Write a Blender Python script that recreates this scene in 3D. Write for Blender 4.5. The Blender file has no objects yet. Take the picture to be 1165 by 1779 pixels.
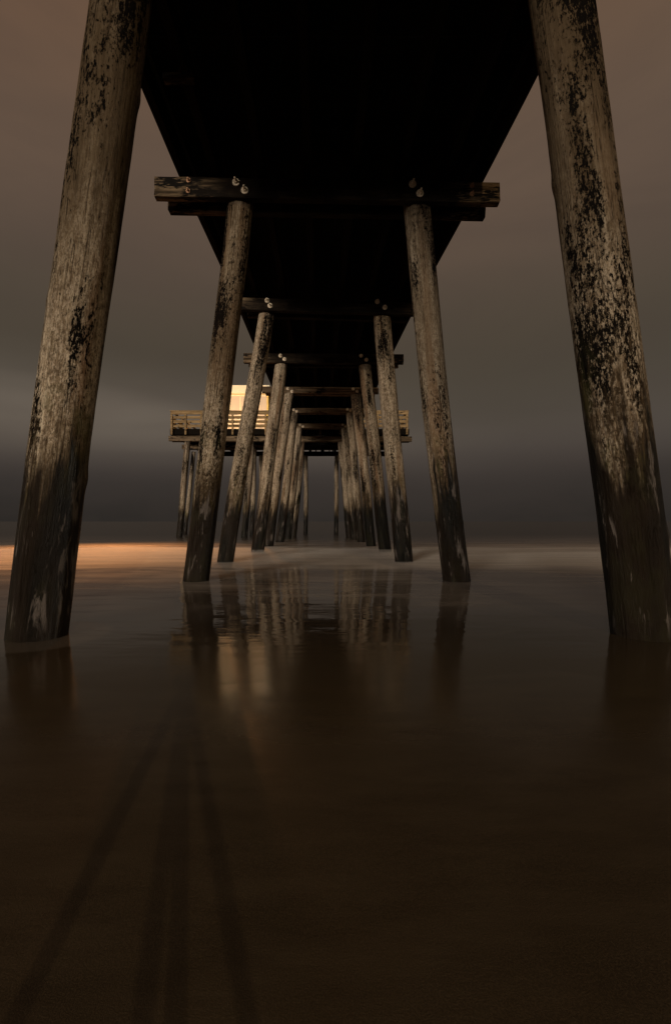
import bpy, bmesh, math, random
from mathutils import Vector, noise, Matrix

# ------------------------------------------------------------------ camera, sky, light, exposure
F = 790.0                 # focal length in photo pixels (photo 1165 x 1779)
W, H = 1165.0, 1779.0
VX, VY = 557.0, 906.0     # vanishing point of the pier / horizon
CZ = 0.84                 # camera height
S = 3.05                  # spacing of the bents
U = S / F

scn = bpy.context.scene
C = scn.collection
cam_d = bpy.data.cameras.new('camera')
cam = bpy.data.objects.new('camera', cam_d); C.objects.link(cam)
cam.location = (0, 0, CZ); cam.rotation_euler = (math.radians(90), 0, 0)
cam_d.sensor_fit = 'VERTICAL'; cam_d.sensor_height = 36.0
cam_d.lens = 36.0 * F / H
cam_d.shift_x = (W / 2 - VX) / H
cam_d.shift_y = (VY - H / 2) / H
cam_d.clip_start = 0.05; cam_d.clip_end = 9000
scn.camera = cam
scn.view_settings.view_transform = 'Standard'; scn.view_settings.look = 'None'
scn.view_settings.exposure = 0; scn.view_settings.gamma = 1
scn.cycles.max_bounces = 8; scn.cycles.transparent_max_bounces = 12
scn.cycles.sample_clamp_indirect = 3.0

def lin(r, g, b):
    f = lambda c: (c / 255 / 12.92) if c / 255 <= 0.04045 else ((c / 255 + 0.055) / 1.055) ** 2.4
    return (f(r), f(g), f(b), 1.0)

class NT:
    """small node-tree helper"""
    def __init__(s, tree): s.t = tree; s.n = tree.nodes; s.l = tree.links
    def node(s, typ, **kw):
        n = s.n.new(typ)
        for k, v in kw.items(): setattr(n, k, v)
        return n
    def put(s, sock, v):
        if hasattr(v, 'links') or isinstance(v, bpy.types.NodeSocket): s.l.new(v, sock)
        else: sock.default_value = v
    def math(s, op, a, b=0.0, c=0.0, clamp=False):
        n = s.node('ShaderNodeMath', operation=op); n.use_clamp = clamp
        s.put(n.inputs[0], a); s.put(n.inputs[1], b); s.put(n.inputs[2], c)
        return n.outputs[0]
    def ramp(s, v, a, b, lo=0.0, hi=1.0, smooth=True):
        n = s.node('ShaderNodeMapRange'); n.clamp = True
        if smooth: n.interpolation_type = 'SMOOTHSTEP'
        s.put(n.inputs[0], v); s.put(n.inputs[1], a); s.put(n.inputs[2], b); s.put(n.inputs[3], lo); s.put(n.inputs[4], hi)
        return n.outputs[0]
    def mix(s, f, a, b, blend='MIX'):
        n = s.node('ShaderNodeMix', data_type='RGBA', blend_type=blend)
        s.put(n.inputs[0], f); s.put(n.inputs[6], a); s.put(n.inputs[7], b)
        return n.outputs[2]
    def noise(s, vec, scale=1.0, detail=4.0, rough=0.55, dist=0.0):
        n = s.node('ShaderNodeTexNoise')
        s.put(n.inputs['Vector'], vec); n.inputs['Scale'].default_value = scale
        n.inputs['Detail'].default_value = detail; n.inputs['Roughness'].default_value = rough
        n.inputs['Distortion'].default_value = dist
        return n.outputs['Fac']
    def scale(s, vec, x, y, z, off=None):
        n = s.node('ShaderNodeVectorMath', operation='MULTIPLY')
        s.put(n.inputs[0], vec); n.inputs[1].default_value = (x, y, z)
        o = n.outputs[0]
        if off is not None:
            m = s.node('ShaderNodeVectorMath', operation='ADD')
            s.l.new(o, m.inputs[0]); s.put(m.inputs[1], off); o = m.outputs[0]
        return o
    def sep(s, vec):
        n = s.node('ShaderNodeSeparateXYZ'); s.l.new(vec, n.inputs[0]); return n.outputs
    def comb(s, x, y, z):
        n = s.node('ShaderNodeCombineXYZ'); s.put(n.inputs[0], x); s.put(n.inputs[1], y); s.put(n.inputs[2], z); return n.outputs[0]

world = bpy.data.worlds.new('World'); scn.world = world; world.use_nodes = True
wt = NT(world.node_tree); wt.n.clear()
tc = wt.node('ShaderNodeTexCoord')
gx, gy, gz = wt.sep(tc.outputs['Generated'])
hor = wt.math('SQRT', wt.math('ADD', wt.math('MULTIPLY', gx, gx), wt.math('MULTIPLY', gy, gy)))
tanel = wt.math('DIVIDE', gz, wt.math('MAXIMUM', hor, 0.02))
az = wt.math('ARCTAN2', gx, gy)
cloud_v = wt.comb(wt.math('MULTIPLY', az, 0.9), wt.math('MULTIPLY', tanel, 3.2), 0.3)
cl = wt.noise(cloud_v, 1.3, 3.0, 0.5, 0.4)
cl2 = wt.noise(wt.comb(wt.math('MULTIPLY', az, 1.3), wt.math('MULTIPLY', tanel, 9.0), 4.7), 1.0, 2.0, 0.5, 0.3)
pert = wt.math('ADD', tanel, wt.math('MULTIPLY', wt.math('SUBTRACT', cl, 0.5), 0.10))
cr = wt.node('ShaderNodeValToRGB'); wt.l.new(wt.math('MULTIPLY', pert, 0.5), cr.inputs[0])
cr.color_ramp.interpolation = 'B_SPLINE'
stops = [(0.0, (40, 37, 34)), (0.035, (51, 47, 44)), (0.055, (62, 56, 52)), (0.085, (76, 69, 63)), (0.12, (74, 67, 59)), (0.16, (72, 65, 55)),
         (0.22, (80, 70, 59)), (0.27, (89, 75, 64)), (0.34, (98, 81, 68)), (0.42, (100, 82, 68)), (0.57, (104, 80, 62)), (1.0, (100, 76, 56))]
els = cr.color_ramp.elements
els[0].position = 0.0; els[0].color = lin(*stops[0][1]); els[1].position = 1.0; els[1].color = lin(*stops[-1][1])
for p, c in stops[1:-1]:
    e = els.new(p); e.color = lin(*c)
# pale torn cloud band above the horizon, to the left more than to the right; sodium glow higher up on the left
band = wt.math('MULTIPLY', wt.ramp(tanel, 0.09, 0.21), wt.ramp(tanel, 0.36, 0.23))
side = wt.ramp(az, 0.45, -0.35, 0.1, 1.0)
amt = wt.math('MULTIPLY', wt.math('MULTIPLY', band, wt.ramp(cl2, 0.35, 0.60, 0.45, 1.0)), side)
skyc = wt.mix(wt.math('MULTIPLY', amt, 0.8), cr.outputs[0], lin(108, 98, 87))
warm = wt.math('MULTIPLY', wt.ramp(az, -0.1, -0.9), wt.ramp(tanel, 0.5, 1.1))
skyc = wt.mix(wt.math('MULTIPLY', warm, 0.35), skyc, lin(112, 80, 60))
cl3 = wt.noise(wt.comb(wt.math('MULTIPLY', az, 1.6), wt.math('MULTIPLY', tanel, 4.0), 9.1), 1.2, 4.0, 0.55, 0.5)
skyc = wt.mix(wt.ramp(cl3, 0.35, 0.68, 0.0, 0.22), skyc, lin(70, 60, 54))
bg = wt.node('ShaderNodeBackground'); wt.l.new(skyc, bg.inputs[0]); bg.inputs[1].default_value = 1.0
wo = wt.node('ShaderNodeOutputWorld'); wt.l.new(bg.outputs[0], wo.inputs[0])

# the low light from the town behind the beach
sun_d = bpy.data.lights.new('sun', 'SUN'); sun_d.energy = 2.5; sun_d.angle = math.radians(14.0); sun_d.color = (1.0, 0.85, 0.69)
sun = bpy.data.objects.new('sun', sun_d); C.objects.link(sun)
SUN_AZ, SUN_EL = math.radians(-25), math.radians(5.0)      # comes from behind, a little to the left
d = Vector((-math.sin(SUN_AZ) * math.cos(SUN_EL), math.cos(SUN_AZ) * math.cos(SUN_EL), -math.sin(SUN_EL)))
sun.location = (-8, -30, 6)
sun.rotation_euler = d.to_track_quat('-Z', 'Y').to_euler()

# ------------------------------------------------------------------ helpers
def at(px, py, D):
    """photo pixel + depth in bents -> world point"""
    Y = D * S
    return Vector(((px - VX) * Y / F, Y, CZ + (VY - py) * Y / F))

def tag(o, label=None, cat=None, group=None, kind=None):
    if label: o['label'] = label
    if cat: o['category'] = cat
    if group: o['group'] = group
    if kind: o['kind'] = kind
    return o

def empty(name, loc):
    o = bpy.data.objects.new(name, None); o.location = loc; C.objects.link(o); return o

def link(name, me, m, parent=None, loc=None, rot=None, smooth=False):
    o = bpy.data.objects.new(name, me); C.objects.link(o)
    if m: me.materials.append(m)
    if smooth:
        for p in me.polygons: p.use_smooth = True
    if loc is not None: o.location = loc
    if rot is not None: o.rotation_mode = 'QUATERNION'; o.rotation_quaternion = rot
    if parent is not None:
        o.parent = parent
        bpy.context.view_layer.update(); o.matrix_parent_inverse = parent.matrix_world.inverted()
    return o

def mesh_of(bm, name='mesh'):
    me = bpy.data.meshes.new(name); bmesh.ops.recalc_face_normals(bm, faces=bm.faces[:]); bm.to_mesh(me); bm.free(); return me

def add_box(bm, x0, x1, y0, y1, z0, z1):
    vs = [bm.verts.new(p) for p in ((x0,y0,z0),(x1,y0,z0),(x1,y1,z0),(x0,y1,z0),(x0,y0,z1),(x1,y0,z1),(x1,y1,z1),(x0,y1,z1))]
    for f in ((0,3,2,1),(4,5,6,7),(0,1,5,4),(1,2,6,5),(2,3,7,6),(3,0,4,7)): bm.faces.new([vs[i] for i in f])
    return vs

def box(name, x0, x1, y0, y1, z0, z1, m, parent=None, bevel=0.0):
    bm = bmesh.new(); add_box(bm, x0, x1, y0, y1, z0, z1)
    if bevel: bmesh.ops.bevel(bm, geom=bm.edges[:], offset=bevel, segments=2, affect='EDGES')
    return link(name, mesh_of(bm), m, parent)

def timber(name, A, B, th, h, m, parent, seed=0, bevel=0.012, wob=0.004, jag=0.0):
    """rough sawn beam; A and B are the top front corners at each end, th goes back, h goes down"""
    rnd = random.Random(seed)
    L = (B - A).length; n = max(4, int(L / 0.22))
    ax = (B - A).normalized()
    bm = bmesh.new(); rings = []
    prof = []
    b = bevel
    for (u, v) in ((0,0),(1,0),(1,1),(0,1)):
        pass
    P = [(b,0),(th/2,0),(th-b,0),(th,-b),(th,-h/2),(th,-h+b),(th-b,-h),(th/2,-h),(b,-h),(0,-h+b),(0,-h*0.66),(0,-h*0.33),(0,-b)]
    for i in range(n + 1):
        t = i / n; c = A + (B - A) * t
        ring = []
        for j, (q, r) in enumerate(P):
            dx = 0
            if i in (0, n): dx = (rnd.random() - 0.5) * jag
            nz = noise.noise(Vector((c.x * 2.1 + seed, q * 9, r * 9))) * wob * 2
            nz2 = noise.noise(Vector((c.x * 1.3 + seed * 3, q * 7 + 5, r * 7))) * wob * 2
            ring.append(bm.verts.new((c.x + dx, c.y + q + nz, c.z + r + nz2)))
        rings.append(ring)
    k = len(P)
    for i in range(n):
        for j in range(k):
            bm.faces.new((rings[i][j], rings[i][(j+1) % k], rings[i+1][(j+1) % k], rings[i+1][j]))
    bm.faces.new(rings[0][::-1]); bm.faces.new(rings[-1])
    return link(name, mesh_of(bm), m, parent)

# ------------------------------------------------------------------ materials
def new_mat(name):
    m = bpy.data.materials.new(name); m.use_nodes = True
    t = NT(m.node_tree); t.n.clear()
    p = t.node('ShaderNodeBsdfPrincipled'); o = t.node('ShaderNodeOutputMaterial'); t.l.new(p.outputs[0], o.inputs[0])
    return m, t, p, o

def pile_material():
    m, t, p, o = new_mat('weathered_pile')
    tc = t.node('ShaderNodeTexCoord'); oi = t.node('ShaderNodeObjectInfo'); geo = t.node('ShaderNodeNewGeometry')
    rnd = t.math('MULTIPLY', oi.outputs['Random'], 47.0)
    off = t.comb(rnd, rnd, rnd)
    ob = tc.outputs['Object']
    wz = t.sep(geo.outputs['Position'])[2]
    grain = t.noise(t.scale(ob, 55, 55, 1.6, off), 1.0, 5, 0.65)
    grain2 = t.noise(t.scale(ob, 13, 13, 0.8, off), 1.0, 6, 0.6)
    broad = t.noise(t.scale(ob, 3.2, 3.2, 0.8, off), 1.0, 5, 0.6)
    ringn = t.noise(t.scale(ob, 7, 7, 34, off), 1.0, 5, 0.7)
    speck = t.noise(t.scale(ob, 60, 60, 22, off), 1.0, 5, 0.75)
    cr = t.node('ShaderNodeValToRGB'); t.l.new(t.math('ADD', t.math('MULTIPLY', grain2, 0.5), t.math('MULTIPLY', grain, 0.5)), cr.inputs[0])
    e = cr.color_ramp.elements
    e[0].position = 0.30; e[0].color = (0.055, 0.036, 0.022, 1); e[1].position = 0.66; e[1].color = (0.68, 0.60, 0.48, 1)
    a = e.new(0.45); a.color = (0.21, 0.16, 0.108, 1); a = e.new(0.54); a.color = (0.40, 0.325, 0.23, 1)
    col = t.mix(t.ramp(broad, 0.35, 0.68, 0.0, 0.6), cr.outputs[0], (0.115, 0.082, 0.052, 1))
    col = t.mix(t.ramp(speck, 0.44, 0.60, 0.0, 0.65), col, (0.60, 0.52, 0.41, 1))
    lich = t.noise(t.scale(ob, 21, 21, 15, off), 1.0, 9, 0.74)
    col = t.mix(t.ramp(lich, 0.36, 0.52, 0.75, 0.0), col, (0.085, 0.06, 0.038, 1))
    pit = t.noise(t.scale(ob, 95, 95, 40, off), 1.0, 6, 0.85)
    col = t.mix(t.ramp(pit, 0.40, 0.50, 0.85, 0.0), col, (0.05, 0.036, 0.024, 1))
    # rusty brown stain down one side
    stain = t.noise(t.scale(ob, 4.5, 4.5, 0.35, off), 1.0, 3, 0.5)
    col = t.mix(t.ramp(stain, 0.52, 0.66, 0.0, 0.6), col, (0.15, 0.085, 0.045, 1))
    # fine drying cracks
    ck = t.noise(t.scale(ob, 24, 24, 0.75, off), 1.0, 3, 0.6, 0.6)
    crack = t.ramp(t.math('ABSOLUTE', t.math('SUBTRACT', ck, 0.5)), 0.0, 0.018, 1.0, 0.0)
    crack = t.math('MULTIPLY', crack, t.ramp(t.noise(t.scale(ob, 6, 6, 1.0, off), 1.0, 2), 0.42, 0.56))
    # black creosote patches, flaking off in small chips
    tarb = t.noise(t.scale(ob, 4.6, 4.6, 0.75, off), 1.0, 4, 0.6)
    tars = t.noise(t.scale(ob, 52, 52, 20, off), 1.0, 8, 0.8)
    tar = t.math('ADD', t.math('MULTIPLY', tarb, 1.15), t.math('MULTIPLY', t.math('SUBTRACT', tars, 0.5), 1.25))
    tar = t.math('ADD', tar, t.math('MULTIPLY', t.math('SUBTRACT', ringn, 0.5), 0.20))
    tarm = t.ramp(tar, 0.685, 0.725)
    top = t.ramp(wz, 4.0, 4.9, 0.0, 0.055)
    at_ = t.node('ShaderNodeAttribute', attribute_type='OBJECT', attribute_name='top_shade_tar')
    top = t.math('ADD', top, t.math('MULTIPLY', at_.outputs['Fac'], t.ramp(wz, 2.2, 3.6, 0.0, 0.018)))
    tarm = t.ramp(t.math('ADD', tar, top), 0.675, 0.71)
    top_shade = t.math('MULTIPLY', t.math('MULTIPLY', t.ramp(wz, 1.7, 3.4), at_.outputs['Fac']), t.ramp(broad, 0.3, 0.6, 0.75, 1.0))  # lamp falloff up the near piles, painted into the wood colour
    col = t.mix(top_shade, col, t.mix(grain, (0.026, 0.018, 0.011, 1), (0.115, 0.084, 0.052, 1)))
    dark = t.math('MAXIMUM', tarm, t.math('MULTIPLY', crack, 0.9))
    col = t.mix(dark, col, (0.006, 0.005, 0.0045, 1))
    # tide zone: soaked and grown over below a ragged line
    sc0 = t.noise(t.scale(ob, 9, 9, 2.4, off), 1.0, 6, 0.7)
    rag = t.noise(t.scale(ob, 15, 15, 1.1, off), 1.0, 6, 0.65)
    rag2 = t.noise(t.scale(ob, 3, 3, 0.5, off), 1.0, 2, 0.5)
    line = t.math('ADD', 1.42, t.math('ADD', t.math('MULTIPLY', t.math('SUBTRACT', rag, 0.5), 2.1), t.math('MULTIPLY', t.math('SUBTRACT', rag2, 0.5), 1.2)))
    line = t.math('ADD', line, t.math('MULTIPLY', t.math('SUBTRACT', oi.outputs['Random'], 0.5), 0.25))
    wet = t.ramp(t.math('SUBTRACT', line, wz), -0.16, 0.26)
    damp = t.ramp(t.math('SUBTRACT', t.math('ADD', line, t.math('ADD', 0.35, t.math('MULTIPLY', t.math('SUBTRACT', sc0, 0.5), 2.2))), wz), -0.25, 0.45)
    col = t.mix(t.math('MULTIPLY', damp, 0.72), col, t.mix(grain, (0.03, 0.019, 0.01, 1), (0.12, 0.085, 0.05, 1)))
    wetc = t.mix(t.ramp(rag2, 0.40, 0.60), (0.011, 0.007, 0.004, 1), (0.004, 0.004, 0.003, 1))
    moss = t.math('MULTIPLY', t.ramp(t.noise(t.scale(ob, 5, 5, 2.2, off), 1.0, 5, 0.6), 0.50, 0.66), t.ramp(wz, 2.4, 1.5))
    wetc = t.mix(t.math('MULTIPLY', moss, 0.5), wetc, (0.017, 0.015, 0.006, 1))
    # scraped grey patches in the wet zone
    sc = t.noise(t.scale(ob, 10, 10, 1.5, off), 1.0, 6, 0.7, 0.5)
    scm = t.math('MULTIPLY', t.ramp(sc, 0.55, 0.62), t.ramp(wz, 0.0, 0.2))
    wetc = t.mix(t.math('MULTIPLY', scm, 0.8), wetc, (0.13, 0.112, 0.10, 1))
    dcol = t.mix(t.math('MULTIPLY', moss, 0.45), col, (0.07, 0.07, 0.025, 1))
    t.l.new(t.mix(wet, dcol, wetc), p.inputs['Base Color'])
    t.put(p.inputs['Roughness'], t.mix(wet, (0.85,)*3 + (1,), (0.45,)*3 + (1,)))
    t.put(p.inputs['Specular IOR Level'], t.math('MULTIPLY', wet, 0.14))
    h = t.math('ADD', t.math('MULTIPLY', grain, 0.35), t.math('MULTIPLY', grain2, 0.55))
    h = t.math('ADD', h, t.math('ADD', t.math('MULTIPLY', tars, 0.5), t.math('MULTIPLY', pit, 0.35)))
    h = t.math('SUBTRACT', h, t.math('MULTIPLY', dark, 0.35))
    h = t.math('ADD', h, t.math('MULTIPLY', sc, 0.5))
    bp = t.node('ShaderNodeBump'); bp.inputs['Strength'].default_value = 0.9; bp.inputs['Distance'].default_value = 0.03
    t.l.new(h, bp.inputs['Height']); t.l.new(bp.outputs[0], p.inputs['Normal'])
    return m

def timber_material(name, light, dark, axis='X', tar=0.5, gloss=0.7, sheltered=False):
    m, t, p, o = new_mat(name)
    geo = t.node('ShaderNodeNewGeometry'); pos = geo.outputs['Position']
    oi = t.node('ShaderNodeObjectInfo'); r = t.math('MULTIPLY', oi.outputs['Random'], 31.0); off = t.comb(r, r, r)
    s = (1.4, 22, 26) if axis == 'X' else (22, 1.4, 26)
    g = t.noise(t.scale(pos, *s, off), 1.0, 6, 0.65)
    b = t.noise(t.scale(pos, 2.2, 2.2, 5.0, off), 1.0, 5, 0.65)
    fine = t.noise(t.scale(pos, 8 if axis == 'X' else 70, 70 if axis == 'X' else 8, 80, off), 1.0, 4, 0.6)
    c = t.mix(t.ramp(g, 0.36, 0.64), dark, light)
    c = t.mix(t.ramp(t.math('ADD', b, t.math('MULTIPLY', t.math('SUBTRACT', fine, 0.5), 0.4)), tar, tar + 0.06), c, (0.007, 0.006, 0.005, 1))
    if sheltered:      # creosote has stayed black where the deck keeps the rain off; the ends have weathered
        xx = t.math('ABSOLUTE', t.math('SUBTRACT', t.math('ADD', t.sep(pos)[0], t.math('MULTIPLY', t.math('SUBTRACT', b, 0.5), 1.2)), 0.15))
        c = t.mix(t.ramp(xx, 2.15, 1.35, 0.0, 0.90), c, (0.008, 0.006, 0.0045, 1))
    t.l.new(c, p.inputs['Base Color']); p.inputs['Roughness'].default_value = gloss
    p.inputs['Specular IOR Level'].default_value = 0.04
    bp = t.node('ShaderNodeBump'); bp.inputs['Strength'].default_value = 0.8; bp.inputs['Distance'].default_value = 0.012
    t.l.new(t.math('ADD', g, fine), bp.inputs['Height']); t.l.new(bp.outputs[0], p.inputs['Normal'])
    return m

def plain(name, col, rough=0.6, metal=0.0, bump=0.0, var=0.25, scale=9):
    m, t, p, o = new_mat(name)
    tc = t.node('ShaderNodeTexCoord'); n = t.noise(tc.outputs['Object'], scale, 5, 0.6)
    c = t.mix(t.ramp(n, 0.3, 0.7), tuple(v * (1 - var) for v in col) + (1,), tuple(min(1, v * (1 + var)) for v in col) + (1,))
    t.l.new(c, p.inputs['Base Color']); p.inputs['Roughness'].default_value = rough; p.inputs['Metallic'].default_value = metal
    if bump:
        bp = t.node('ShaderNodeBump'); bp.inputs['Strength'].default_value = bump; bp.inputs['Distance'].default_value = 0.01
        t.l.new(n, bp.inputs['Height']); t.l.new(bp.outputs[0], p.inputs['Normal'])
    return m

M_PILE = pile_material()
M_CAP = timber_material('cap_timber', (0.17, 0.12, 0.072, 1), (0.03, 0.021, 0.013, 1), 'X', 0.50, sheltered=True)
M_CAPX = timber_material('far_cap_timber', (0.19, 0.14, 0.09, 1), (0.06, 0.042, 0.026, 1), 'X', 0.56)
M_DECK = timber_material('tarred_decking', (0.009, 0.007, 0.005, 1), (0.006, 0.005, 0.004, 1), 'X', 0.5, 0.9)
M_STR = timber_material('tarred_joist', (0.009, 0.0065, 0.0045, 1), (0.006, 0.005, 0.004, 1), 'Y', 0.5, 0.9)
M_RAIL = timber_material('railing_timber', (0.31, 0.215, 0.11, 1), (0.14, 0.095, 0.048, 1), 'X', 0.62)
M_STEEL = plain('galvanised_steel', (0.68, 0.58, 0.44), 0.6, 0.0, 0.3, 0.4, 60)
M_RUST = plain('rusty_steel', (0.36, 0.20, 0.11), 0.8, 0.0, 0.3, 0.4, 60)

# sand ---------------------------------------------------------------
def sand_material():
    m, t, p, o = new_mat('wet_sand')
    geo = t.node('ShaderNodeNewGeometry'); pos = geo.outputs['Position']
    x, y, z = t.sep(pos)
    fine = t.noise(pos, 300, 3, 0.8); mid = t.noise(t.scale(pos, 3, 9, 1), 1.0, 5, 0.6)
    c = t.mix(t.ramp(mid, 0.3, 0.7), (0.037, 0.028, 0.0165, 1), (0.058, 0.045, 0.027, 1))
    c = t.mix(t.ramp(fine, 0.40, 0.66, 0.0, 0.75), c, (0.085, 0.063, 0.038, 1))
    t.l.new(c, p.inputs['Base Color'])
    t.put(p.inputs['Roughness'], t.ramp(t.math('ADD', y, t.math('MULTIPLY', mid, 0.8)), 1.3, 2.8, 0.50, 0.13))
    t.put(p.inputs['Specular IOR Level'], t.ramp(y, 1.0, 2.3, 0.12, 0.36))
    bp = t.node('ShaderNodeBump'); t.put(bp.inputs['Strength'], t.ramp(y, 1.0, 2.2, 0.5, 0.02)); bp.inputs['Distance'].default_value = 0.002
    t.l.new(t.math('ADD', fine, t.math('MULTIPLY', mid, 3.0)), bp.inputs['Height']); t.l.new(bp.outputs[0], p.inputs['Normal'])
    return m

def sea_material():
    m, t, p, o = new_mat('shallow_sea')
    geo = t.node('ShaderNodeNewGeometry'); pos = geo.outputs['Position']
    x, y, z = t.sep(pos)
    t.l.new(t.mix(t.ramp(y, 4.2, 2.4), (0.026, 0.0185, 0.012, 1), (0.054, 0.041, 0.025, 1)), p.inputs['Base Color'])
    p.inputs['IOR'].default_value = 1.38
    wav = t.noise(t.scale(pos, 0.10, 0.30, 1), 1.0, 4, 0.5)
    big = t.noise(t.scale(pos, 0.6, 2.0, 1), 1.0, 3, 0.5)
    sm = t.noise(t.scale(pos, 5.0, 15.0, 1), 1.0, 3, 0.55)
    calm = t.noise(t.scale(pos, 0.7, 1.1, 1), 1.0, 2, 0.5)
    t.put(p.inputs['Roughness'], t.math('ADD', t.ramp(y, 5.0, 30.0, 0.035, 0.26), t.ramp(y, 3.8, 2.3, 0.0, 0.115)))
    hgt = t.math('ADD', t.math('MULTIPLY', big, 0.018), t.math('MULTIPLY', t.math('MULTIPLY', sm, 0.0045), t.ramp(calm, 0.4, 0.65, 0.15, 1.0)))
    bp = t.node('ShaderNodeBump'); t.put(bp.inputs['Strength'], t.ramp(y, 2.3, 3.6, 0.12, 0.55)); bp.inputs['Distance'].default_value = 1.0
    t.l.new(hgt, bp.inputs['Height']); t.l.new(bp.outputs[0], p.inputs['Normal'])
    # foam left smooth by the moving surf between the bents, thinning out towards the beach and the open sea
    yy = t.math('ADD', y, t.math('MULTIPLY', t.math('SUBTRACT', wav, 0.5), 5.0))
    yy = t.math('ADD', yy, t.math('MULTIPLY', t.math('SUBTRACT', t.noise(t.scale(pos, 0.5, 0.9, 1), 1.0, 5, 0.6), 0.5), 2.2))
    iy = t.math('DIVIDE', 1.0, t.math('MAXIMUM', yy, 0.5)); outer = t.ramp(iy, 0.034, 0.078)
    inner = t.ramp(t.math('ADD', iy, t.math('MULTIPLY', t.math('SUBTRACT', t.noise(t.scale(pos, 0.22, 0.45, 1, (5, 2, 0)), 1.0, 5, 0.6, 0.6), 0.5), 0.12)), 0.185, 0.10)
    streak = t.noise(t.scale(pos, 0.35, 1.9, 1), 1.0, 5, 0.55, 0.3)
    f = t.math('MULTIPLY', t.math('MULTIPLY', inner, outer), t.ramp(streak, 0.25, 0.62, 0.60, 1.0))
    thin = t.math('MULTIPLY', t.math('MULTIPLY', t.ramp(yy, 3.6, 6.0), t.ramp(yy, 9.0, 6.2)), t.ramp(t.noise(t.scale(pos, 0.5, 3.0, 1), 1.0, 5, 0.6, 0.5), 0.50, 0.66, 0.0, 0.16))
    f = t.math('MAXIMUM', t.math('MULTIPLY', f, 0.92), t.math('ADD', thin, t.math('MULTIPLY', t.ramp(yy, 2.6, 8.0, 0.0, 0.27), t.ramp(yy, 30.0, 14.0))))
    # thin swash lines left by the last wave and a faint ring round the nearest left pile
    wob = t.noise(t.scale(pos, 0.45, 0.12, 1), 1.0, 4, 0.5)
    for y0, w_, a_ in ((6.15, 0.05, 0.42), (4.55, 0.09, 0.16), (3.35, 0.05, 0.08)):
        dd = t.math('ABSOLUTE', t.math('SUBTRACT', t.math('ADD', y, t.math('MULTIPLY', t.math('SUBTRACT', wob, 0.5), 1.6)), y0))
        ln = t.math('MULTIPLY', t.ramp(dd, w_, 0.0), t.ramp(t.noise(t.scale(pos, 0.7, 0.2, 1, (y0, 0, 0)), 1.0, 2), 0.50, 0.62, 0.0, a_))
        f = t.math('MAXIMUM', f, ln)
    rr = t.math('SQRT', t.math('ADD', t.math('POWER', t.math('ADD', x, 2.05), 2.0), t.math('POWER', t.math('SUBTRACT', y, 3.36), 2.0)))
    f = t.math('ADD', f, t.math('MULTIPLY', t.ramp(rr, 0.50, 0.42), 0.09))
    fd = t.node('ShaderNodeBsdfDiffuse'); t.l.new(t.mix(streak, (0.34, 0.31, 0.28, 1), (0.62, 0.58, 0.53, 1)), fd.inputs[0])
    mx = t.node('ShaderNodeMixShader'); t.l.new(f, mx.inputs[0]); t.l.new(p.outputs[0], mx.inputs[1]); t.l.new(fd.outputs[0], mx.inputs[2])
    t.l.new(mx.outputs[0], o.inputs[0])
    return m

def grid_sheet(name, xs, ys, zf, m):
    bm = bmesh.new(); V = [[bm.verts.new((x, y, zf(x, y))) for x in xs] for y in ys]
    for j in range(len(ys) - 1):
        for i in range(len(xs) - 1): bm.faces.new((V[j][i], V[j][i+1], V[j+1][i+1], V[j+1][i]))
    return link(name, mesh_of(bm), m, smooth=True)

def spread(near, far, n, p=2.5):
    return [near + (far - near) * (i / n) ** p for i in range(n + 1)]

def sand_z(x, y):
    # almost flat swash slope, just breaking the water surface about 2.4 m from the camera
    e = 2.35 + 0.5 * noise.noise(Vector((x * 0.7, 3.1, 0))) + 0.14 * noise.noise(Vector((x * 2.1, 7.7, 0)))
    z = (e - y) * (0.006 if y > e else 0.009)
    if y > e + 1: z -= (y - e - 1) * 0.03
    if y < -4: z += (-4 - y) * 0.02
    z += 0.002 * noise.noise(Vector((x * 1.2, y * 2.2, 1))) * (1 if y < 6 else 0)
    # scour hollows round the nearest piles
    for (cx, cy) in ((-2.05, 3.36), (2.35, 3.36)):
        r = math.hypot(x - cx, y - cy); z -= 0.02 * math.exp(-(r / 0.45) ** 2)
    return z
xs = sorted(set([-v for v in spread(0, 400, 60, 3.2)] + spread(0, 400, 60, 3.2)))
ysand = sorted([-v for v in spread(0.05, 60, 24, 2.2)] + [0.1 * i for i in range(0, 80)] + [8 + 2 * i for i in range(0, 14)])
tag(grid_sheet('sand', xs, ysand, sand_z, sand_material()), 'dark wet sand of the beach in the foreground', kind='structure')
xs2 = sorted(set([-v for v in spread(0, 4000, 90, 4.2)] + spread(0, 4000, 90, 4.2)))
ysea = [1.3 + 0.1 * i for i in range(60)] + spread(7.4, 7000, 110, 4.0)
def sea_z(x, y):
    if y < 5: return 0.0
    k = min(1, (y - 5) / 12) * max(0.0, 1 - max(0, y - 60) / 200)
    return 0.0
tag(grid_sheet('sea', xs2, ysea, sea_z, sea_material()), 'still dark shallow sea with a smooth pale band of surf', kind='structure')

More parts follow.
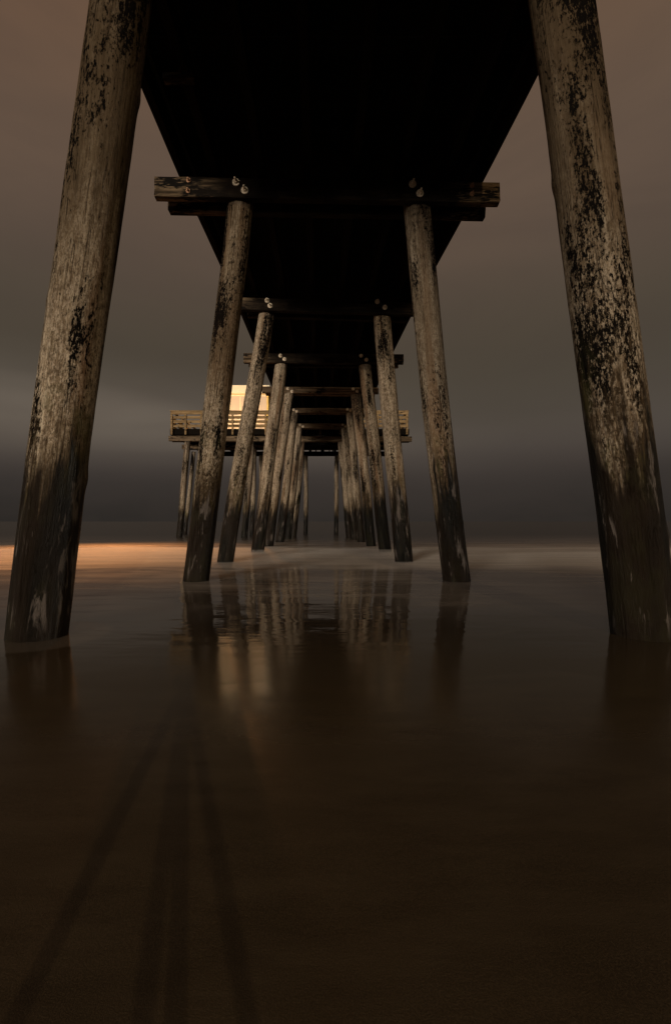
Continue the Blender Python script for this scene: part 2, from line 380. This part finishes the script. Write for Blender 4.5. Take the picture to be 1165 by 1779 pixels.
def mist_sheet():
    # low spray hanging over the surf: a shallow lens of thin volume
    bm = bmesh.new(); xs_ = [-60 + 1.0 * i for i in range(121)]; ys_ = [6.2 + 0.21 * i for i in range(58)]
    T = [[None] * len(xs_) for _ in ys_]; Bt = [[None] * len(xs_) for _ in ys_]
    for j, y in enumerate(ys_):
        for i, x in enumerate(xs_):
            v = (y - ys_[0]) / (ys_[-1] - ys_[0])
            pr = max(0.0, min(1, v / 0.55)) ** 2.0 * max(0.0, min(1, (1 - v) / 0.70)) ** 2.6 * min(1, (60 - abs(x)) / 10 + 0.001)
            n = 0.75 + 0.75 * noise.noise(Vector((x * 0.13, y * 0.28, 2))) + 0.5 * noise.noise(Vector((x * 0.4, y * 0.7, 5)))
            T[j][i] = bm.verts.new((x, y, -0.012 + 0.31 * pr * max(0.15, n))); Bt[j][i] = bm.verts.new((x, y, -0.12))
    nx, ny = len(xs_), len(ys_)
    for j in range(ny - 1):
        for i in range(nx - 1):
            bm.faces.new((T[j][i], T[j][i+1], T[j+1][i+1], T[j+1][i])); bm.faces.new((Bt[j][i], Bt[j+1][i], Bt[j+1][i+1], Bt[j][i+1]))
    for i in range(nx - 1):
        bm.faces.new((T[0][i], Bt[0][i], Bt[0][i+1], T[0][i+1])); bm.faces.new((T[-1][i], T[-1][i+1], Bt[-1][i+1], Bt[-1][i]))
    for j in range(ny - 1):
        bm.faces.new((T[j][0], T[j+1][0], Bt[j+1][0], Bt[j][0])); bm.faces.new((T[j][-1], Bt[j][-1], Bt[j+1][-1], T[j+1][-1]))
    m = bpy.data.materials.new('surf_spray'); m.use_nodes = True; t = NT(m.node_tree); t.n.clear()
    pv = t.node('ShaderNodeVolumePrincipled'); pv.inputs['Color'].default_value = (0.86, 0.82, 0.77, 1); pv.inputs['Density'].default_value = 0.75
    o = t.node('ShaderNodeOutputMaterial'); t.l.new(pv.outputs[0], o.inputs['Volume'])
    return link('surf_mist', mesh_of(bm), m, smooth=True)
tag(mist_sheet(), 'soft low mist of spray over the band of surf', kind='stuff')

# ------------------------------------------------------------------ the pier
pier = empty('pier', at(VX, VY, 1.0) * 1.0)
pier.location.z = 0
tag(pier, 'long dark timber pier on two rows of leaning round piles, seen from below', 'pier')

def pile(top, base, r_top, r_base, parent, seed, hi=False, bow=0.0, label=None, sink=0.6, top_shade_tar=0.15):
    axis = (top - base); L0 = axis.length; axis.normalize()
    base2 = base - axis * sink; L = L0 + sink
    q = Vector((0, 0, 1)).rotation_difference(axis)
    nseg, nr = (72, 260) if hi else (32, 90)
    bm = bmesh.new(); rings = []
    rnd = random.Random(seed); ph = rnd.random() * 6
    knots = [(rnd.random() * L, rnd.random() * 6.28) for _ in range(9)]
    inv = q.inverted()
    for i in range(nr + 1):
        t = i / nr; z = t * L
        r = r_base + (r_top - r_base) * t
        cx = bow * math.sin(math.pi * t) + 0.012 * math.sin(t * 7 + ph)
        cy = 0.012 * math.sin(t * 5 + ph * 2)
        off = inv @ Vector((cx, cy, 0)); 
        ring = []
        for j in range(nseg):
            a = 2 * math.pi * j / nseg
            ca, sa = math.cos(a), math.sin(a)
            d = 0.05 * noise.noise(Vector((ca * 0.9 + seed, sa * 0.9, z * 0.5)))
            d += 0.022 * noise.noise(Vector((ca * 3 + seed, sa * 3, z * 0.9)))
            d += 0.018 * noise.noise(Vector((ca * 9, sa * 9 + seed, z * 1.6)))
            if hi: d += 0.010 * noise.noise(Vector((ca * 22, sa * 22 + seed, z * 4)))
            for (kz, ka) in knots:
                da = (a - ka + math.pi) % (2 * math.pi) - math.pi
                d += 0.05 * math.exp(-((z - kz) / 0.07) ** 2 - (da * r / 0.06) ** 2)
            rr = r * (1 + d)
            if t > 0.997: rr *= 0.96
            ring.append(bm.verts.new((off.x + ca * rr, off.y + sa * rr, z + off.z)))
        rings.append(ring)
    for i in range(nr):
        for j in range(nseg):
            bm.faces.new((rings[i][j], rings[i][(j+1) % nseg], rings[i+1][(j+1) % nseg], rings[i+1][j]))
    bm.faces.new(rings[0][::-1]); bm.faces.new(rings[-1])
    o = link('pile', mesh_of(bm), M_PILE, parent, loc=base2, rot=q, smooth=True)
    if label: o['label'] = label
    o['top_shade_tar'] = top_shade_tar  # how strongly the upper pile is painted darker for light falloff, plus extra tar
    return o

# (bent, D_top, D_base, left(top px,py, base px,py, width), right(...))
bents = [
    (1.10, 1.10, (214, 0, 70, 1103, 105), (968, 0, 1114, 1105, 109)),
    (2.075, 2.12, (417, 345, 338, 1008, 45), (721.5, 348, 792, 1006, 47)),
    (3.10, 3.10, (464, 541, 392, 978, 28.5), (661, 542, 700, 975, 31)),
    (4.10, 4.10, (488, 630, 446, 961, 22.5), (633, 631, 670, 960, 22)),
    (5.10, 5.10, (502, 684, 466, 950, 18.5), (618, 684, 645, 951, 17.5)),
    (6.10, 6.10, (511, 717, 486, 942, 15), (607, 717, 627, 942, 14)),
    (7.10, 7.10, (519, 744, 500, 937, 13), (598, 744, 617, 937, 12.5)),
]
labels = {(0, 0): 'nearest left pile, wide and pale with black peeling streaks', (0, 1): 'nearest right pile, pale brown with black flakes down its middle',
          (1, 0): 'second left pile with dark mottled top and soaked black foot', (1, 1): 'second right pile with a long dark crack stain'}
for k, (Dt, Db, Lp, Rp) in enumerate(bents):
    for s_, (tx, ty, bx_, by, w) in enumerate((Lp, Rp)):
        T = at(tx, ty, Dt); B = at(bx_, VY + CZ * F / (Db * S), Db)
        if k == 0:                      # continues above the frame up to its cap
            T = B + (T - B) * ((CZ + 1145 * U) - B.z) / (T.z - B.z)
        r = w / 2 * (Dt + Db) / 2 * U * (0.90 if k == 0 else 0.985)
        tp = 0.5 * (0.0 if k else 0.0)
        pile(T, B, r * (1.0 if k == 0 else 0.98), r * 1.0, pier, 11 + k * 7 + s_ * 3, hi=(k < 2), bow=(-0.035 if (k == 0 and s_ == 0) else 0.03 if k == 0 else random.Random(k * 2 + s_).uniform(-.035, .035)), label=labels.get((k, s_)), top_shade_tar=(1.0, 0.8, 0.1, 0.15, 0.1, 0.2, 0.2)[k])

def bolt(parent, c, r, long=False, m=None):
    bm = bmesh.new()
    R = Matrix.Rotation(math.radians(90), 4, 'X')
    def cyl(rad, depth, y, seg):
        res = bmesh.ops.create_cone(bm, cap_ends=True, segments=seg, radius1=rad, radius2=rad * 0.96, depth=depth, matrix=Matrix.Translation((c.x, c.y - y, c.z)) @ R)
    cyl(r, 0.012, 0.006, 24); cyl(r * 0.55, 0.03, 0.026, 6); cyl(r * 0.27, 0.09 if long else 0.05, 0.05 if long else 0.035, 12)
    return link('bolt', mesh_of(bm), m or M_STEEL, parent)

TH = 0.115                     # timber thickness of the caps
def cap(D, lx, rx, ytl, ytr, h, parent, seed, m=M_CAP, back=True, bolts=(), inset=40, gap=None, rear=(-289, 311, 12)):
    A = at(lx, ytl, D); B = at(rx, ytr, D)
    o = timber('cap_beam', A, B, TH, h, m, parent, seed, jag=0.01)
    for (px, py, rr) in bolts:
        bolt(o, at(px, py, D) , rr, long=rr > 0.04, m=M_STEEL if rr > 0.04 else M_RUST)
    if back:
        g = gap if gap is not None else 0.29
        A2 = A + Vector((0.09, g, 0.0)); B2 = B + Vector((-0.09, g, 0.0))
        timber('cap_beam', A2, B2, TH, h, m, parent, seed + 50, jag=0.01)
    return o

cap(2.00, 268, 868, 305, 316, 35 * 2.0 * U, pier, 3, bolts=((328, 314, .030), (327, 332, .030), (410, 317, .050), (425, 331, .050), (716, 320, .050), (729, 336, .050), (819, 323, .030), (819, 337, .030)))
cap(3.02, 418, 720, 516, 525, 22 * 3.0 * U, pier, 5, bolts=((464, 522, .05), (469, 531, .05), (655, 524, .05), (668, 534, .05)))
cap(4.03, 423, 700.6, 613, 615, 17 * 4.0 * U, pier, 8, bolts=((487, 618, .052), (494, 624, .052), (627, 618, .052), (636, 625, .052)))
cap(5.05, 455, 657, 671, 673, 11 * 5.0 * U, pier, 9, m=M_CAPX, bolts=((500, 675, .052), (507, 680, .052), (613, 676, .052), (620, 680, .052)))
cap(6.05, 475, 640, 708, 709, 8.4 * 6.0 * U, pier, 12, m=M_CAPX, bolts=((510, 712, .055), (515, 714.5, .055), (603, 711, .055), (608, 714, .055)))
cap(7.05, 486, 633, 735, 736, 8.2 * 7.0 * U, pier, 13, m=M_CAPX, bolts=((521, 738, .055), (526, 741, .055), (595, 738, .055), (600, 741, .055)))
# the first cap, above the frame
ZC = CZ + 1205 * U
timber('cap_beam', Vector((-2.3, 1.06 * S, ZC)), Vector((2.5, 1.06 * S, ZC)), TH, 0.27, M_CAP, pier, 2)
timber('cap_beam', Vector((-2.2, 1.06 * S + .37, ZC)), Vector((2.4, 1.06 * S + .37, ZC)), TH, 0.27, M_CAP, pier, 4)

# deck: tapering edges measured along the run, in units of U
edge = [(0.0, -505, 600), (1.57, -499, 587), (2.0, -495, 577), (2.72, -473, 546), (4.05, -456, 516), (5.04, -440, 505), (8.3, -440, 500)]
def edge_x(D):
    for (a, l0, r0), (b, l1, r1) in zip(edge, edge[1:]):
        if a <= D <= b:
            f = (D - a) / (b - a); return (l0 + (l1 - l0) * f) * U, (r0 + (r1 - r0) * f) * U
    return edge[-1][1] * U, edge[-1][2] * U
def deck_z(D): return ZC + 0.0 + (0.165 if D < 2.4 else 0.165 * max(0, (3.0 - D) / 0.6) if D < 3.0 else 0.0)
ZD = ZC + 0.004
def run_beam(name, xf, w, z0, z1, m, D0=0.0, D1=8.15, seed=0):
    """a stringer along the pier, following xf(D)"""
    bm = bmesh.new(); n = 60; rings = []
    for i in range(n + 1):
        D = D0 + (D1 - D0) * i / n; x = xf(D); Y = D * S
        wob = 0.006 * noise.noise(Vector((Y * 0.7, seed, 0)))
        rings.append([bm.verts.new(p) for p in ((x - w/2 + wob, Y, z0), (x + w/2 + wob, Y, z0), (x + w/2 + wob, Y, z1), (x - w/2 + wob, Y, z1))])
    for a, b in zip(rings, rings[1:]):
        for j in range(4): bm.faces.new((a[j], a[(j+1) % 4], b[(j+1) % 4], b[j]))
    bm.faces.new(rings[0][::-1]); bm.faces.new(rings[-1])
    return link(name, mesh_of(bm), m, pier)
for i, f in enumerate((0.12, 0.27, 0.42, 0.57, 0.72, 0.87)):
    run_beam('stringer', lambda D, f=f: edge_x(D)[0] * (1 - f) + edge_x(D)[1] * f, 0.10, ZD, ZD + 0.28, M_STR, seed=i)
run_beam('edge_beam', lambda D: edge_x(D)[0] + 0.045, 0.09, ZD, ZD + 0.40, M_STR, seed=20)
run_beam('edge_beam', lambda D: edge_x(D)[1] - 0.045, 0.09, ZD, ZD + 0.40, M_STR, seed=21)
# deck planks as one part, laid across with narrow gaps
bm = bmesh.new(); rnd = random.Random(4); y = 0.0 * S
while y < 8.1 * S:
    w = 0.19; a, b = edge_x((y + w / 2) / S)
    add_box(bm, a + 0.002, b - 0.002, y, y + w - 0.003, ZD + 0.404 + rnd.random() * 0.004, ZD + 0.455)
    y += w
link('deck', mesh_of(bm), M_DECK, pier)
# a short offcut bolted under the deck near the first bent, and small edge brackets
bz = ZD - 0.045
q = at(308, 130, 1.0); D_ = 1.52
box('blocking', (282 - VX) * D_ * U, (335 - VX) * D_ * U, D_ * S, D_ * S + 0.09, CZ + 772 * D_ * U, CZ + 781 * D_ * U, M_CAP, pier, 0.004)

# ------------------------------------------------------------------ wide platform at the end
plat = empty('fishing_platform', (at(500, VY, 9.0).x, 9.0 * S, 0))
tag(plat, 'wide railed timber platform across the far end of the pier', 'platform')
P0 = 8.0; ZP = CZ + 1288 * U
XL, XR = (296 - VX) * P0 * U, (710 - VX) * P0 * U
Y0, Y1 = P0 * S, 10.3 * S
# deck boards + front fascia + joists
bm = bmesh.new(); x = XL
while x < XR - 0.05:
    add_box(bm, x, min(x + 0.145, XR), Y0 + 0.02, Y1 - 0.02, ZP - 0.05, ZP); x += 0.15
link('deck', mesh_of(bm), M_DECK, plat)
fz0 = CZ + 1196 * U
fa = box('fascia', XL, XR, Y0 - 0.06, Y0 + 0.018, fz0 + 0.03, ZP - 0.01, M_DECK, plat, 0.01)
box('fascia', XL, XL + 0.07, Y0 + 0.02, Y1, fz0 + 0.03, ZP - 0.055, M_DECK, plat)
box('fascia', XR - 0.07, XR, Y0 + 0.02, Y1, fz0 + 0.03, ZP - 0.055, M_DECK, plat)
x = XL + 0.6
while x < XR - 0.4:
    box('joist', x, x + 0.07, Y0 + 0.03, Y1 - 0.1, ZC + 0.006, ZP - 0.055, M_STR, plat); x += 0.75
cap(8.03, 293, 715, 757, 758, 9.2 * 8.0 * U, plat, 31, m=M_CAPX, gap=0.3)
cap(9.05, 316, 697, 772.5, 773, 7.5 * 9.0 * U, plat, 33, m=M_CAP, gap=0.3)
A = at(376, 783.6, 10.0)
cap(10.0, 376, 691, 784.2, 784.2, 7.0 * 10.0 * U, plat, 35, m=M_DECK, gap=0.3)
# rear fascia held up by short blocks, leaving slots of sky above the rear cap
for (a, b) in ((536.5, 539), (547.5, 549.5), (557, 563), (571, 573), (580, 584)):
    box('packing_block', (a - VX) * 10.12 * U, (b - VX) * 10.12 * U, 10.12 * S, 10.12 * S + 0.1, CZ + (VY - 785) * 10.1 * U, CZ + (VY - 779) * 10.1 * U, M_DECK, plat)
box('rear_fascia', (376 - VX) * 10.15 * U, (691 - VX) * 10.15 * U, 10.15 * S, 10.15 * S + 0.08, CZ + (VY - 780.8) * 10.15 * U, ZP - 0.06, M_DECK, plat)
# piles
plp = [(8.10, 524, 765, 509, 12), (8.10, 592, 765, 607, 11.5), (10.05, 531, 790, 530.5, 7.5), (10.05, 585, 790, 584, 7.5),
       (8.10, 326, 766, 311, 10.5), (10.05, 337, 785, 322, 7), (8.10, 437, 766, 424, 11.5), (9.05, 442, 780, 438.5, 8.5), (10.05, 453.5, 788, 452, 7.5),
       (8.10, 681, 766, 697, 11)]
for k, (D, tx, ty, bx_, w) in enumerate(plp):
    T = at(tx, ty, D); B = at(bx_, VY + CZ * F / (D * S), D)
    pile(T, B, w / 2 * D * U * 0.97, w / 2 * D * U, plat, 101 + k * 5, bow=0.02 * (-1) ** k)

# railing --------------------------------------------------------------
def rail_run(p0, p1, side=False, skip_posts=False):
    """railing from p0 to p1 along x or y, built as posts, cap rail and boards"""
    z = ZP; d = (p1 - p0); L = d.length; u = d.normalized()
    zt = CZ + 1536 * U
    if not side:
        box('top_rail', p0.x - 0.03, p1.x + 0.03, p0.y - 0.07, p0.y + 0.10, zt - 0.035, zt, M_RAIL, plat, 0.005)
        box('top_rail', p0.x, p1.x, p0.y - 0.055, p0.y - 0.015, zt - 0.215, zt - 0.037, M_RAIL, plat, 0.005)
        for k in range(3):
            zz = zt - 0.44 - k * 0.2285
            box('rail_board', p0.x + .002 * k, p1.x, p0.y - 0.05, p0.y - 0.012, zz, zz + 0.148, M_RAIL, plat, 0.004)
    else:
        box('top_rail', p0.x - 0.07, p0.x + 0.07, p0.y + 0.11, p1.y, zt - 0.034, zt - 0.001, M_RAIL, plat, 0.005)
        for k in range(3):
            zz = zt - 0.44 - k * 0.2285
            box('rail_board', p0.x - 0.02, p0.x + 0.02, p0.y + 0.11, p1.y, zz, zz + 0.148, M_RAIL, plat, 0.004)
def post(x, y, z0=None):
    box('post', x - 0.055, x + 0.055, y - 0.01, y + 0.10, z0 if z0 else fz0 + 0.05, CZ + 1536 * U - 0.037, M_RAIL, plat, 0.006)
yr = Y0 - 0.075
rail_run(Vector((XL + 0.05, yr, ZP)), Vector((XR - 0.05, yr, ZP)))
for px in (300, 324, 351, 377, 405, 435, 462, 491, 520, 556, 590, 625, 655, 679, 705.5):
    X = (px - VX) * P0 * U
    box('post', X - 0.05, X + 0.05, yr - 0.115, yr - 0.053, fz0 + 0.02, CZ + 1536 * U - (0.205 if px not in (300, 705.5) else 0.20), M_RAIL, plat, 0.006)
rail_run(Vector((XL + 0.06, Y0 + 0.02, ZP)), Vector((XL + 0.06, Y1 - 0.1, ZP)), side=True)
rail_run(Vector((XR - 0.06, Y0 + 0.02, ZP)), Vector((XR - 0.06, Y1 - 0.1, ZP)), side=True)
for X in (XL + 0.06, XR - 0.06):
    for Y in (Y0 + 1.6, Y0 + 3.2, Y0 + 4.8, Y0 + 6.4):
        box('post', X - 0.04 + (0.07 if X < 0 else -0.07), X + 0.04 + (0.07 if X < 0 else -0.07), Y, Y + 0.09, ZP + 0.002, CZ + 1536 * U - 0.04, M_RAIL, plat, 0.006)

# ------------------------------------------------------------------ small building on the platform
M_WALL, t, p, o = new_mat('painted_board_wall')
geo = t.node('ShaderNodeNewGeometry'); wx, wy, wz_ = t.sep(geo.outputs['Position'])
gv = t.math('FRACT', t.math('MULTIPLY', t.math('ADD', wx, wy), 1 / 0.62))
gl = t.ramp(t.math('ABSOLUTE', t.math('SUBTRACT', gv, 0.5)), 0.0, 0.035, 1, 0)
t.l.new(t.mix(t.math('MULTIPLY', gl, 0.55), t.mix(t.noise(t.scale(geo.outputs['Position'], 2, 2, 1), 1.0, 3), (0.42, 0.36, 0.29, 1), (0.50, 0.44, 0.36, 1)), (0.22, 0.17, 0.12, 1)), p.inputs['Base Color'])
p.inputs['Roughness'].default_value = 0.7
M_TRIM = plain('cream_trim', (0.80, 0.72, 0.52), 0.6, var=0.06)
M_YEL = plain('yellow_trim', (0.55, 0.40, 0.10), 0.6, var=0.08)
M_ROOF = plain('roof_felt', (0.06, 0.055, 0.05), 0.9)
M_GLASSD = plain('dark_window_pane', (0.02, 0.018, 0.016), 0.15, var=0.1)
DB = 9.0
BX0, BX1 = (366 - VX) * DB * U, (466 - VX) * DB * U
BY0, BY1 = DB * S, DB * S + 2.0
ZR = CZ + 234 * DB * U
bld = empty('kiosk', ((BX0 + BX1) / 2, BY0, ZP))
tag(bld, 'small cream flat-roofed kiosk, brightly floodlit, behind the platform railing', 'kiosk')
ZW = CZ + 220 * DB * U
box('wall', BX0, BX1, BY0, BY1, ZP + 0.003, ZW, M_WALL, bld, 0.005)
box('corner_board', BX1 - 0.10, BX1 + 0.012, BY0 - 0.012, BY0 + 0.06, ZP + 0.004, ZW - 0.002, M_YEL, bld, 0.003)
box('corner_board', BX1 + 0.002, BX1 + 0.014, BY0 + 0.10, BY1 - 0.02, ZP + 0.004, ZW - 0.002, M_YEL, bld, 0.003)
rf = box('roof', BX0 - 0.15, BX1 + 0.12, BY0 - 0.35, BY1 + 0.15, ZW + 0.002, ZR, M_TRIM, bld, 0.01)
box('roof_felt', BX0 - 0.13, BX1 + 0.10, BY0 - 0.33, BY1 + 0.13, ZR + 0.002, ZR + 0.03, M_ROOF, rf)
zp = lambda py: CZ + (VY - py) * DB * U
xp = lambda px: (px - VX) * DB * U
box('frieze_board', BX0 + 0.02, BX1 - 0.12, BY0 - 0.045, BY0 - 0.002, zp(688.5), ZW - 0.004, M_TRIM, bld, 0.004)
wn = box('window', xp(388), xp(400.6), BY0 - 0.03, BY0 - 0.002, zp(712), zp(694), M_TRIM, bld, 0.004)
box('pane', xp(389.2), xp(394.0), BY0 - 0.036, BY0 - 0.031, zp(711), zp(695), M_GLASSD, wn)
box('pane', xp(395.0), xp(399.8), BY0 - 0.036, BY0 - 0.031, zp(702.6), zp(695), M_GLASSD, wn)
box('pane', xp(395.0), xp(399.8), BY0 - 0.036, BY0 - 0.031, zp(711), zp(703.6), M_GLASSD, wn)
box('fluted_post', xp(417) , xp(418.2), BY0 - 0.02, BY0 - 0.001, ZP + 0.01, zp(689), M_TRIM, bld)

def lamp_head(name, loc, label, parent=None):
    r = empty(name, loc); tag(r, label, 'floodlight')
    box('housing', loc.x - 0.14, loc.x + 0.14, loc.y - 0.07, loc.y + 0.05, loc.z, loc.z + 0.20, M_STEEL, r, 0.01)
    m, t, p, o = new_mat('lit_lens'); p.inputs['Emission Color'].default_value = (1, 0.75, 0.45, 1); p.inputs['Emission Strength'].default_value = 6
    box('lens', loc.x - 0.11, loc.x + 0.11, loc.y - 0.084, loc.y - 0.072, loc.z + 0.02, loc.z + 0.17, m, r)
    box('bracket', loc.x - 0.02, loc.x + 0.02, loc.y + 0.052, loc.y + 0.20, loc.z + 0.07, loc.z + 0.11, M_STEEL, r)
    return r
def spot(loc, target, energy, size, blend, color, rad=0.08):
    l = bpy.data.lights.new('lamp_light', 'SPOT'); l.energy = energy; l.spot_size = math.radians(size); l.spot_blend = blend; l.color = color; l.shadow_soft_size = rad
    o = bpy.data.objects.new('lamp_light', l); C.objects.link(o); o.location = loc
    o.rotation_euler = (Vector(target) - Vector(loc)).to_track_quat('-Z', 'Y').to_euler(); return o
L1 = Vector(((376.5 - VX) * 24.1 / F, 24.1, 7.35))
fl = lamp_head('floodlight', L1, 'lit floodlight on a post at the front railing, hidden behind the second left pile')
box('post', L1.x - 0.03, L1.x + 0.03, L1.y + 0.16, L1.y + 0.205, ZP + 0.1, L1.z + 0.25, M_STEEL, fl)
spot(L1 + Vector((-0.06, -0.12, 0.05)), (-6.4, 13.0, 0), 3000, 50, 1.0, (1.0, 0.39, 0.12))
spot(L1 + Vector((0.06, -0.12, 0.05)), (-8.7, 9.8, 0), 13500, 50, 1.0, (1.0, 0.39, 0.12))
L2 = Vector((BX1 - 0.05, BY0 - 0.56, ZW - 0.02))
lamp_head('floodlight', L2, 'lit floodlight at the right corner of the kiosk roof')
spot(L2 + Vector((0, -0.12, 0.05)), (-4.2, 12.9, 0), 7500, 27, 1.0, (1.0, 0.48, 0.18))
# warm wall lamps standing on the platform and washing the kiosk front and side
def wash(loc, energy, label):
    r = empty('bollard_lamp', (loc[0], loc[1], ZP)); tag(r, label, 'lamp')
    box('post', loc[0] - 0.04, loc[0] + 0.04, loc[1] - 0.04, loc[1] + 0.04, ZP + 0.003, loc[2] - 0.09, M_STEEL, r, 0.005)
    m, t, p, o = new_mat('lit_lens'); p.inputs['Emission Color'].default_value = (1, 0.75, 0.45, 1); p.inputs['Emission Strength'].default_value = 8
    box('lens', loc[0] - 0.07, loc[0] + 0.07, loc[1] - 0.03, loc[1] + 0.05, loc[2] - 0.085, loc[2] - 0.01, m, r, 0.004)
    l = bpy.data.lights.new('lamp_light', 'SPOT'); l.spot_size = math.radians(150); l.spot_blend = 0.6; l.energy = energy; l.color = (1.0, 0.57, 0.25); l.shadow_soft_size = 0.1
    o = bpy.data.objects.new('lamp_light', l); C.objects.link(o); o.location = (loc[0], loc[1] + 0.06, loc[2] + 0.06); o.rotation_euler = (math.radians(108), 0, 0)
wash((xp(375), BY0 - 1.5, ZP + 0.75), 200, 'low lamp in front of the kiosk, behind the second left pile')
wash((xp(441), BY0 - 1.6, ZP + 0.75), 200, 'low lamp in front of the kiosk, behind the third left pile')

# ------------------------------------------------------------------ behind the frame: the tripod and the lamp that throws its shadow forward
M_BLACK = plain('black_anodised', (0.02, 0.02, 0.02), 0.4)
def rod(bm, a, b, r0, r1, seg=14):
    ax = (b - a); L = ax.length; q = Vector((0, 0, 1)).rotation_difference(ax.normalized()).to_matrix().to_4x4()
    bmesh.ops.create_cone(bm, cap_ends=True, segments=seg, radius1=r0, radius2=r1, depth=L, matrix=Matrix.Translation((a + b) / 2) @ q)
AP = Vector((0, -0.09, 0.70))
tri = empty('tripod', (0, -0.09, 0)); tag(tri, 'black camera tripod standing just behind the frame, its leg shadows on the sand', 'tripod')
for fx, fy in ((-0.43, 0.02), (0.02, -0.52), (0.30, -0.40)):
    bm = bmesh.new(); ft = Vector((fx, fy, 0.0)); mid = AP.lerp(ft, 0.5)
    rod(bm, AP, mid, 0.019, 0.019); rod(bm, mid, ft, 0.016, 0.014); rod(bm, ft, ft + Vector((0, 0, -0.01)), 0.03, 0.03)
    link('leg', mesh_of(bm), M_BLACK, tri)
bm = bmesh.new(); rod(bm, AP - Vector((0, 0, 0.60)), AP + Vector((0, 0, 0.05)), 0.018, 0.018); rod(bm, AP, AP + Vector((0, 0, 0.04)), 0.055, 0.05)
link('centre_column', mesh_of(bm), M_BLACK, tri)
box('camera_body', -0.07, 0.07, -0.14, -0.09, 0.765, 0.90, M_BLACK, tri, 0.01)
bm = bmesh.new(); rod(bm, Vector((0, -0.09, CZ)), Vector((0, -0.015, CZ)), 0.038, 0.040, 28); link('lens_barrel', mesh_of(bm), M_BLACK, tri)
LP = Vector((5.1, -18.0, 5.8))
lamp = empty('street_lamp', (LP.x + 0.9, LP.y, 0)); tag(lamp, 'tall warm street lamp on the beach behind the viewer', 'street lamp')
bm = bmesh.new(); rod(bm, Vector((LP.x + 0.9, LP.y, -0.1)), Vector((LP.x + 0.9, LP.y, LP.z + 0.2)), 0.09, 0.05); rod(bm, Vector((LP.x + 0.9, LP.y, LP.z + 0.15)), Vector((LP.x, LP.y, LP.z + 0.2)), 0.03, 0.03)
link('pole', mesh_of(bm), M_BLACK, lamp)
box('lamp_head', LP.x - 0.3, LP.x + 0.25, LP.y - 0.12, LP.y + 0.12, LP.z + 0.10, LP.z + 0.2, M_BLACK, lamp, 0.02)
spot(LP, (0, 8, 0), 4300, 100, 0.7, (1.0, 0.72, 0.42), rad=0.10)
